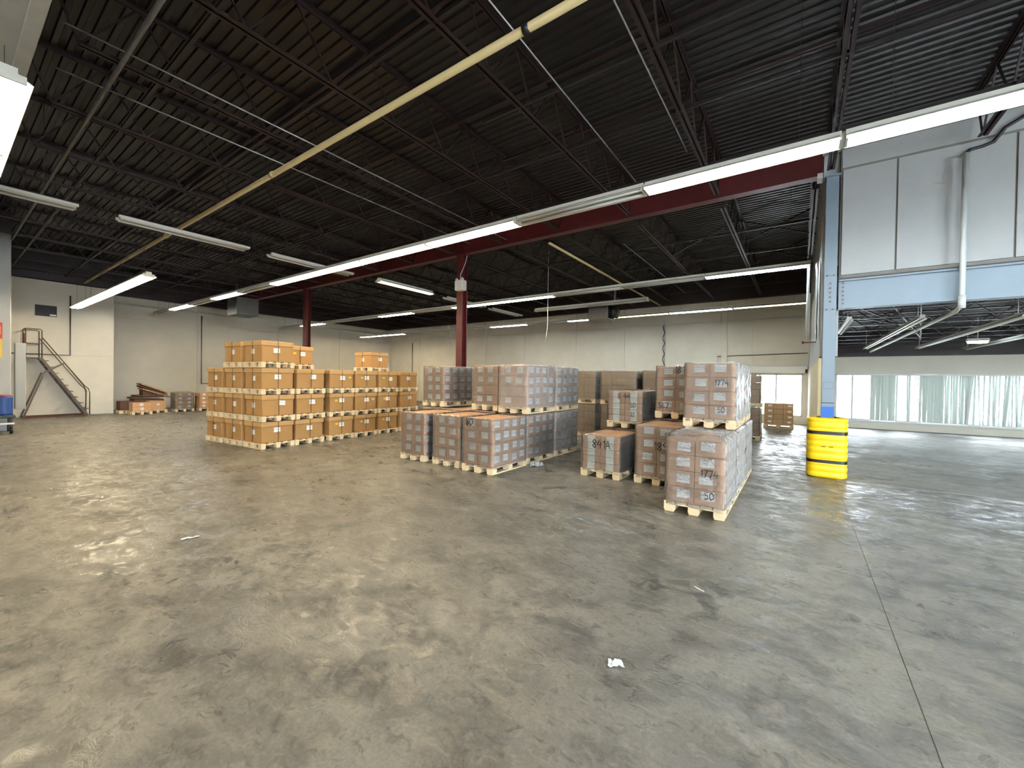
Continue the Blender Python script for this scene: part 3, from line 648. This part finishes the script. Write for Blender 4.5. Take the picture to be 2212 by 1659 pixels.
# ------------------------------------------------------------------ pallets
def pallet_parts(w, l, runner='y'):
    """w along x, l along y; returns list of (name, mesh, loc) pieces"""
    key = (round(w, 3), round(l, 3), runner)
    def mk():
        P = []
        a, b = (w, l) if runner == 'y' else (l, w)      # a: across, b: along runners
        def sw(x0, x1, y0, y1, z0, z1): return (x0, x1, y0, y1, z0, z1) if runner == 'y' else (y0, y1, x0, x1, z0, z1)
        bw = min(.145, a*.18) if runner == 'y' else .11
        dm = MB().box(*sw(-bw/2, bw/2, -b/2, b/2, .122, .144)).mesh('deck_board', 'pine')
        for k in range(5):
            x = -a/2+bw/2+(a-bw)*k/4; P.append(('deck_board', dm, sw(x, x, 0, 0, 0, 0)[0::2]))
        sm = MB().box(*sw(-a/2, a/2, -.07, .07, .10, .122)).mesh('cross_board', 'pine')
        bl = MB().box(*sw(-bw/2, bw/2, -.07, .07, .022, .10)).mesh('block', 'pine')
        rm = MB().box(*sw(-bw/2+.01, bw/2-.01, -b/2, b/2, 0, .022)).mesh('bottom_board', 'pine')
        for y in (-b/2+.07, 0, b/2-.07):
            P.append(('cross_board', sm, sw(0, 0, y, y, 0, 0)[0::2]))
            for x in (-a/2+bw/2, 0, a/2-bw/2): P.append(('block', bl, sw(x, x, y, y, 0, 0)[0::2]))
        for x in (-a/2+bw/2, 0, a/2-bw/2): P.append(('bottom_board', rm, sw(x, x, 0, 0, 0, 0)[0::2]))
        return [(n, me, (c[0], c[1], 0)) for n, me, c in P]
    return cached(('pal',)+key, mk)
def add_pallet(e, w, l, runner='y', lite=False):
    for n, me, loc in pallet_parts(w, l, runner): link(n, me, e, loc)

# handwriting
GL = {'0': [[(.2, 0), (0, .3), (0, .7), (.3, 1), (.6, .7), (.6, .3), (.2, 0)]], '1': [[(.2, .75), (.35, 1), (.3, 0)]], '3': [[(0, .9), (.4, 1), (.5, .75), (.2, .55), (.55, .35), (.4, .02), (0, .1)]],
      '4': [[(.3, 1), (0, .4), (.6, .45)], [(.5, .8), (.45, 0)]], '5': [[(.55, 1), (.1, .95), (.05, .55), (.45, .55), (.5, .2), (.25, 0), (0, .1)]], '6': [[(.5, 1), (.1, .6), (0, .2), (.3, 0), (.5, .25), (.3, .5), (.05, .3)]],
      '7': [[(0, .95), (.6, 1), (.2, 0)]], '8': [[(.3, .5), (.05, .75), (.3, 1), (.55, .75), (.05, .25), (.3, 0), (.55, .25), (.3, .5)]], '9': [[(.5, .7), (.2, .5), (.05, .8), (.3, 1), (.5, .75), (.4, 0)]],
      'A': [[(0, 0), (.3, 1), (.6, 0)], [(.1, .35), (.5, .35)]], '2': [[(0, .8), (.3, 1), (.5, .75), (0, 0), (.6, .05)]]}
def writing(e, txt, x, y, z, h, mt='marker', face='y'):
    mb = MB(); cx = 0
    for ch in txt:
        for st in GL[ch]:
            for p, q in zip(st, st[1:]): mb.bar(((cx+p[0])*h*.85, 0, p[1]*h), ((cx+q[0])*h*.85, 0, q[1]*h), .004, h*.10)
        cx += .75 if ch != '1' else .5
    o = mb.build('handwriting', mt, e, loc=(x, y, z)); o['label'] = f'black marker writing {txt}' if mt == 'marker' else f'red marker writing {txt}'

def film_mesh(w, l, z0, z1, seed, mt, amp=.006, loose=0.0):
    key = ('film', round(w, 2), round(l, 2), round(z0, 2), round(z1, 2), seed, mt)
    def mk():
        rng = random.Random(seed); mb = MB(); off = .012
        per = []
        nx, ny = 12, 18
        X, Y = w/2+off, l/2+off
        for k in range(nx): per.append((-X+2*X*k/nx, -Y, 0, -1))
        for k in range(ny): per.append((X, -Y+2*Y*k/ny, 1, 0))
        for k in range(nx): per.append((X-2*X*k/nx, Y, 0, 1))
        for k in range(ny): per.append((-X, Y-2*Y*k/ny, -1, 0))
        nz = 16; n = len(per)
        ph = [rng.uniform(0, 6.28) for _ in range(6)]
        for q in range(nz+1):
            t = q/nz; z = z0-.03+(z1+off-z0+.03)*t
            for j, (x, y, a, b) in enumerate(per):
                d = amp*(.5*math.sin(j*.9+ph[0]+t*7)+.5*math.sin(t*21+ph[1]+j*.25)+.6*rng.uniform(-1, 1)+.5)
                if q == 0: d += .02*abs(math.sin(j*.7+ph[2]))
                corner = j in (0, nx, nx+ny, 2*nx+ny)
                if corner: d *= .2
                mb.v.append((x+a*d, y+b*d, z + (rng.uniform(-.025, .01) if q == 0 else 0)))
        for q in range(nz):
            for j in range(n): mb.f.append((q*n+j, q*n+(j+1) % n, (q+1)*n+(j+1) % n, (q+1)*n+j))
        # top rim folded over the cartons
        base = len(mb.v)
        for j, (x, y, a, b) in enumerate(per):
            k = .82+.08*rng.random()
            mb.v.append((x*k, y*k, z1+off+rng.uniform(.0, .02)+loose*rng.uniform(0, .07)))
        for j in range(n): mb.f.append((nz*n+j, nz*n+(j+1) % n, base+(j+1) % n, base+j))
        if loose: mb.f.append(tuple(base+j for j in range(n)))
        return mb.mesh('wrap_film', mt, True)
    return cached(key, mk)

def load(x0, y0, z, label, group, w=.76, l=1.16, h=.92, nx=2, ny=4, nz=4, pw=.79, pl=1.2, runner='y', ctn='carton', film='film_clear', lab='label_paper', faces=('f', 'r'), rz=0.0, ls=(.165, .13), loose=0.0, labcols=None, strip=False, pal=True, skip=0.0, amp=.006):
    """wrapped pallet whose front-left corner of the pallet stands at (x0, y0)"""
    e = empty('wrapped_pallet', (x0+pw/2, y0+pl/2, z), rz); tag(e, label, 'pallet load', group)
    add_pallet(e, pw, pl, runner)
    cw, cl, ch = w/nx, l/ny, h/nz; z0 = .146
    cm = cached(('ctn', round(cw, 3), round(cl, 3), round(ch, 3), ctn), lambda: MB().bbox(-cw/2+.002, cw/2-.002, -cl/2+.002, cl/2-.002, 0, ch-.003, .008).mesh('carton', ctn))
    lf = lab and cached(('lf', ls, lab), lambda: MB().box(-ls[0]/2, ls[0]/2, -.0015, 0, -ls[1]/2, ls[1]/2).mesh('shipping_label', lab))
    lr = lab and cached(('lr', ls, lab), lambda: MB().box(0, .0015, -ls[0]/2, ls[0]/2, -ls[1]/2, ls[1]/2).mesh('shipping_label', lab))
    rg = random.Random(hash(label) % 9973 if False else sum(map(ord, label)))
    for k in range(nz):
        for i in range(nx):
            for j in range(ny):
                if 0 < i < nx-1 and 0 < j < ny-1 and k < nz-1: continue
                cx = -w/2+cw*(i+.5); cy = -l/2+cl*(j+.5)
                c = link('carton', cm, e, (cx+rg.uniform(-.003, .003), cy+rg.uniform(-.003, .003), z0+k*ch))
                if lab:
                    if j == 0 and 'f' in faces and rg.random() >= skip and (labcols is None or i in labcols):
                        u = cw*(.12 if i % 2 == 0 else -.06)+rg.uniform(-.02, .02)
                        link('shipping_label', lf, c, (u*(0 if strip else 1), -cl/2+.0015, ch*(.5 if strip else .58)+rg.uniform(-.015, .015)*(0 if strip else 1)), (0, rg.uniform(-.05, .05), 0))
                    if i == nx-1 and 'r' in faces and rg.random() >= skip:
                        link('shipping_label', lr, c, (cw/2-.0015, rg.uniform(-.02, .02), ch*.58+rg.uniform(-.015, .015)), (rg.uniform(-.05, .05), 0, 0))
    if film:
        link('wrap_film', film_mesh(w, l, z0, z0+h, rg.randint(0, 2), film, amp, loose), e)
    return e
PT = 1.10   # top of a full load
G2 = 'wrapped carton loads in the middle of the hall'
load(-7.52, 6.27, 0, 'shrink-wrapped carton load on the floor, leftmost in front of the white-labelled group', G2)
load(-6.51, 6.30, 0, 'shrink-wrapped carton load on the floor, middle one of the front three', G2)
p3 = load(-5.58, 6.22, 0, 'shrink-wrapped carton load on the floor at the near right corner of its group', G2)
load(-8.52, 7.80, 0, 'wrapped carton load on the floor under the separate upper left load', G2, faces=('r',))
load(-7.55, 7.55, 0, 'wrapped carton load on the floor hidden behind the leftmost front load', G2, faces=())
load(-6.62, 7.60, 0, 'wrapped carton load on the floor behind the middle front load', G2, faces=())
load(-5.60, 7.46, 0, 'wrapped carton load on the floor directly behind the near right corner load', G2)
load(-5.60, 8.72, 0, 'wrapped carton load on the floor at the far right end of its group', G2, film='film_heavy')
t1 = load(-8.50, 7.84, PT, 'upper wrapped carton load standing apart at the left of the top tier', G2)
load(-6.62, 7.72, PT, 'upper wrapped carton load, middle of the top tier', G2, skip=.15)
load(-5.62, 7.48, PT, 'upper glossy wrapped carton load at the near right of the top tier', G2, film='film_heavy', skip=.2, amp=.010)
load(-5.60, 8.74, PT, 'upper wrapped carton load at the far right end of the top tier', G2, film='film_heavy', amp=.010)
writing(p3, '80', -.30, -.598, .92, .15)
G3 = 'wrapped carton loads on the right'
LB = (.175, .125)
f1 = load(-1.57, 6.10, 0, 'nearest wrapped carton load with crumpled film on top, front right', G3, h=.90, ls=LB, loose=1.0, amp=.009)
load(-1.57, 7.37, 0, 'floor-level wrapped carton load right behind the nearest one', G3, film='film_heavy', ls=LB, amp=.01)
load(-1.57, 8.64, 0, 'floor-level wrapped carton load third from the front at right', G3, ls=LB)
u1 = load(-1.61, 7.37, PT, 'upper wrapped carton load stacked just behind the nearest load', G3, ls=LB, amp=.012)
load(-1.62, 8.66, PT, 'upper wrapped carton load at the back of the right-hand stack', G3, film='film_heavy', ls=LB, amp=.012)
m1 = load(-2.46, 7.45, 0, 'floor-level wrapped carton load marked 1898A', G3, ls=LB, h=.91)
load(-2.46, 8.72, 0, 'floor-level wrapped carton load behind the one marked 1898A', G3, ls=LB, faces=('f',))
u0 = load(-2.46, 8.72, PT, 'upper wrapped carton load marked 1818AA', G3, ls=LB)
writing(u0, '1818AA', -.02, -.598, .93, .14); writing(u0, '367', -.34, -.598, .20, .12)
writing(m1, '1898A', -.05, -.598, .62, .15); writing(m1, '50', .14, -.598, .86, .09)
writing(f1, '50', .14, -.598, .25, .1); writing(f1, '1774', .08, -.598, .55, .10); writing(u1, '50', .13, -.598, .26, .09); writing(u1, '1774', .08, -.598, .70, .09)
kw = dict(h=.65, nx=2, ny=3, nz=5, lab='label_green', ls=(.15, .126), strip=True, faces=('f',))
l1 = load(-3.49, 7.37, 0, 'low wrapped load with two strips of pale labels marked 841A, on the floor', G3, **kw)
load(-3.49, 8.70, 0, 'low wrapped load on the floor under the one marked 844', G3, **kw)
l2 = load(-3.50, 8.70, .835, 'low wrapped load with two label strips marked 844, stacked on another', G3, **kw)
load(-3.40, 9.98, 0, 'low wrapped load on the floor behind the one marked 844', G3, **kw)
load(-3.30, 9.98, .835, 'low white-wrapped load stacked behind the one marked 844', G3, **{**kw, 'film': 'film_loose'})
writing(l1, '841A', -.16, -.598, .56, .16); writing(l2, '8', -.16, -.598, .63, .13, 'marker_red'); writing(l2, '44', -.02, -.598, .63, .12); writing(l2, '50', .12, -.598, .45, .1); writing(l2, '32', .12, -.598, .25, .09)
G4 = 'brown wrapped carton loads farther back'
kb = dict(w=1.12, l=.76, h=.92, nx=3, ny=2, nz=4, pw=1.16, pl=.8, runner='x', ctn='carton_brown', film='film_brown', lab=None, amp=.008)
names = ['leftmost brown wrapped stack behind the group', 'middle brown wrapped stack behind the group', 'right brown wrapped stack behind the group']
for i, x in enumerate((-6.62, -5.29, -3.94)):
    for t in range(2): load(x, 12.55, t*PT, f'{["lower", "upper"][t]} brown film-wrapped load of the {["left", "middle", "right"][i]} far stack', G4, **kb)
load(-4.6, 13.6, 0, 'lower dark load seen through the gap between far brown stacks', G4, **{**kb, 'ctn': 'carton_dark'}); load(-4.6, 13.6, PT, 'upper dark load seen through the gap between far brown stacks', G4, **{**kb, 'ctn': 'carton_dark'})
for t in range(2): load(-2.16, 15.3, t*1.065, f'{["lower", "upper"][t]} brown load of the tall stack against the window light', G4, **{**kb, 'h': .88})
load(-1.22, 20.1, 0, 'low brown carton load with white labels before the bright window', G4, w=1.02, l=.76, h=.88, nx=3, ny=2, nz=4, pw=1.06, pl=.8, runner='x', ctn='carton_brown', film=None, ls=(.13, .07), faces=('f',), labcols=(0, 2))

# ------------------------------------------------------------------ strapped brown boxes
def strapped(e, bw, bl, hh, seed, yellow=False, left=True):
    add_pallet(e, bw+.02, bl+.02, 'x')
    z0 = .146; x, y = bw/2, bl/2
    link('body', cached(('sb', bw, bl, hh), lambda: MB().bbox(-x+.02, x-.02, -y+.02, y-.02, z0, z0+hh-.004, .012).mesh('body', 'kraft')), e)
    link('lid', cached(('sl', bw, bl, hh), lambda: MB().bbox(-x, x, -y, y, z0+hh-.125, z0+hh, .014).mesh('lid', 'kraft_lid')), e)
    def st():
        mb = MB()
        for yy in (-.01, .01)[:1]:
            mb.box(x+.001, x+.004, -.008, .008, .03, z0+hh); mb.box(-x-.004, -x-.001, -.008, .008, .03, z0+hh); mb.box(-x-.004, x+.004, -.011, .011, z0+hh, z0+hh+.003)
        return mb.mesh('strap', 'strap_dark')
    link('strap', cached(('ss', bw, bl, hh), st), e)
    def st2():
        mb = MB(); mb.box(-.011, .011, -y-.004, -y-.001, .03, z0+hh); mb.box(-.011, .011, y+.001, y+.004, .03, z0+hh); mb.box(-.011, .011, -y-.004, y+.004, z0+hh+.003, z0+hh+.006)
        return mb.mesh('strap', 'strap_dark')
    link('strap', cached(('ss2', bw, bl, hh), st2), e)
    rg = random.Random(seed)
    lr = cached('slr', lambda: MB().box(0, .002, -.085, .085, -.06, .06).mesh('paper_label', 'label_paper')); lf = cached('slf', lambda: MB().box(-.07, .07, -.002, 0, -.065, .065).mesh('paper_label', 'label_paper'))
    ly = cached('sly', lambda: MB().box(0, .002, -.045, .045, -.025, .025).mesh('yellow_label', 'label_yellow'))
    link('paper_label', lr, e, (x-.0195, rg.uniform(-.04, .1), z0+hh*.58+rg.uniform(-.02, .02)), (rg.uniform(-.06, .06), 0, 0))
    link('paper_label', lf, e, (rg.uniform(-.02, .06), -y+.0195, z0+hh*.5), (0, rg.uniform(-.06, .06), 0))
    if yellow: link('yellow_label', ly, e, (x-.0195, rg.choice((-.2, -.16, .28)), z0+hh*.6))
ANG = math.radians(4.6); C0 = Vector((-10.96, 4.77)); dB = Vector((-math.sin(ANG), math.cos(ANG))); dA = Vector((-math.cos(ANG), -math.sin(ANG)))
TB = [0, .90, 1.91, 2.79, 3.71, 4.66]; TA = [0, .99, 2.0]; BW = .84
tiers = ['bottom', 'second', 'third', 'top']
def put(ia, tb, tier, label, seed, yel=False, dxa=0.0):
    p = C0 + dA*(TA[ia]+dxa+BW/2) + dB*(tb+BW/2); rg = random.Random(seed)
    e = empty('strapped_box', (p.x+rg.uniform(-.012, .012), p.y+rg.uniform(-.012, .012), tier*.687), ANG+rg.uniform(-.008, .008)); tag(e, label, 'pallet box', 'strapped brown pallet boxes')
    strapped(e, BW, BW, .53, seed, yel)
cnt = 0
for ib, tb in enumerate(TB):
    for t in range(3):
        cnt += 1; put(0, tb, t, f'brown lidded pallet box, {tiers[t]} tier, {ORD[ib]} from the corner on the long side', cnt, ib in (2, 3, 4))
for ia in (1, 2):
    for t in range(3):
        cnt += 1; put(ia, 0, t, f'brown lidded box, {tiers[t]} tier, {"second" if ia == 1 else "last"} stack on the short left side', cnt)
for ib, tb in enumerate(TB[1:]):
    for t in range(3):
        cnt += 1; put(1, tb, t, f'brown pallet box of the hidden second row, {tiers[t]} tier, {ORD[ib+1]} from the near end', cnt)
put(0, 0, 3, 'brown lidded box on the fourth tier at the near corner of the brown stack', 91); put(1, -.02, 3, 'brown lidded box on the fourth tier, leftmost on the short side', 92)
put(1, 1.2, 3, 'brown lidded box with yellow label on the fourth tier, just behind the corner box', 93, True); put(1, 4.2, 3, 'single brown lidded box on top of the far part of the brown stack', 94)

# ------------------------------------------------------------------ recess pallets at left
G5 = 'small old loads in the left recess'
kr = dict(pal=True, film=None, faces=('r',), ls=(.13, .1))
load(-26.3, 5.05, 0, 'dark low carton load in the recess corner beside the cream wall', G5, pw=.7, pl=.55, w=.66, l=.5, h=.42, nx=2, ny=1, nz=1, ctn='carton_dark', **{**kr, 'faces': ()}, )
load(-25.2, 5.25, 0, 'small reddish carton load at the front of the recess', G5, pw=.7, pl=.72, w=.62, l=.66, h=.40, nx=1, ny=1, nz=2, ctn='carton', runner='x', **kr)
load(-25.9, 6.0, 0, 'small half-empty pallet with a pale box in the recess', G5, pw=.7, pl=.7, w=.6, l=.6, h=.42, nx=1, ny=1, nz=1, ctn='carton', runner='x', **kr)
load(-26.0, 7.02, 0, 'wrapped carton load with four label rows in the recess', G5, pw=.75, pl=.78, w=.7, l=.74, h=.80, nx=2, ny=2, nz=4, ctn='carton', runner='x', **{**kr, 'film': 'film_clear'})
load(-25.9, 7.98, 0, 'carton load in the recess next to the brown boxes', G5, pw=.75, pl=.78, w=.7, l=.74, h=.78, nx=2, ny=2, nz=4, ctn='carton', runner='x', **kr)
e = empty('cardboard_pile', (-26.9, 6.3, 0)); tag(e, 'pile of flattened dark cardboard leaning over a crate in the recess', 'cardboard')
MB().box(-.4, .4, -.55, .6, 0, .60).build('crate', 'carton_dark', e)
for k, (z, tl, y0, ln, mm) in enumerate(((.62, .04, -.65, 1.25, 'carton_dark'), (.72, .02, -.5, 1.1, 'carton_dark'), (1.06, -.36, -.25, 1.2, 'carton_brown'), (1.20, -.42, -.3, 1.15, 'carton_dark'), (1.32, -.42, -.3, 1.15, 'carton_brown'))):
    MB().bbox(-.4, .4, 0, ln, 0, .07, .01).build('sheet', mm, e, loc=(0, y0, z+.02), rot=(tl, 0, 0))
MB().box(-.3, .3, -.2, .3, .70, 1.05).build('crate', 'carton_dark', e)

# ------------------------------------------------------------------ vertical blinds
e = empty('vertical_blind', (1.3, YW-.05, 2.24)); tag(e, 'disordered pale vertical blinds hanging before the long window', 'blinds')
MB().box(1.1, 10.4, -.03, .03, 0, .05).build('head_rail', 'white_plastic', e)
slm = MB().bbox(-.044, .044, -.0015, .0015, -1.86, 0, .0005).mesh('slat', 'blind')
x = 1.19; i = 0; rg = random.Random(3)
while x < 10.3:
    X = x+1.3
    gap = (1.95 < x < 2.05) or (2.2 < x < 2.32) or (2.42 < x < 2.46) or (3.85 < x < 4.0 and i % 3)
    open_ = x > 3.3
    if not (2.02 < x < 2.22 or 2.40 < x < 2.48):
        ang = rg.uniform(-.3, .1)
        if 1.9 < x < 2.6: ang = rg.uniform(.7, 1.2)
        elif 3.3 < x < 4.1: ang = rg.uniform(.15, .45)
        elif x >= 4.1: ang = rg.uniform(.3, .8)
        tilt = rg.uniform(-.012, .012)
        if x > 3.9: tilt = rg.choice((0, 0, .03, -.04, .07)) + rg.uniform(-.02, .02)
        link('slat', slm, e, (x, 0, 0), (0, tilt, ang))
    x += .078 if x < 4.1 else (.08 if rg.random() < .8 else .15); i += 1

# ------------------------------------------------------------------ scraps on the floor
def scrap(x, y, sx, sy, label, seed, mt='scrap_white', hgt=.05):
    rg = random.Random(seed); mb = MB(); n = 6
    for a in range(n+1):
        for b in range(n+1): mb.v.append((sx*(a/n-.5)+rg.uniform(-.1, .1)*sx/n*3, sy*(b/n-.5)+rg.uniform(-.1, .1)*sy/n*3, .004+hgt*rg.random()**2))
    for a in range(n):
        for b in range(n): mb.f.append((a*(n+1)+b, (a+1)*(n+1)+b, (a+1)*(n+1)+b+1, a*(n+1)+b+1))
    o = mb.build('litter_scrap', mt, loc=(x, y, .001), rot=(0, 0, rg.uniform(0, 3))); tag(o, label, 'litter'); md = o.modifiers.new('thick', 'SOLIDIFY'); md.thickness = .003
scrap(-.94, 2.56, .10, .03, 'torn white paper scrap on the floor in front of the right pallets', 1)
scrap(-5.6, 1.70, .16, .03, 'small white scrap on the floor at left, before the brown boxes', 2, hgt=.015)
scrap(-4.58, 7.5, .28, .22, 'crumpled clear film lying beside the middle wrapped pallets', 3, 'film_loose', .10)
scrap(-.70, 3.95, .10, .012, 'tiny white sliver on the floor before the nearest pallet', 4, hgt=.01)
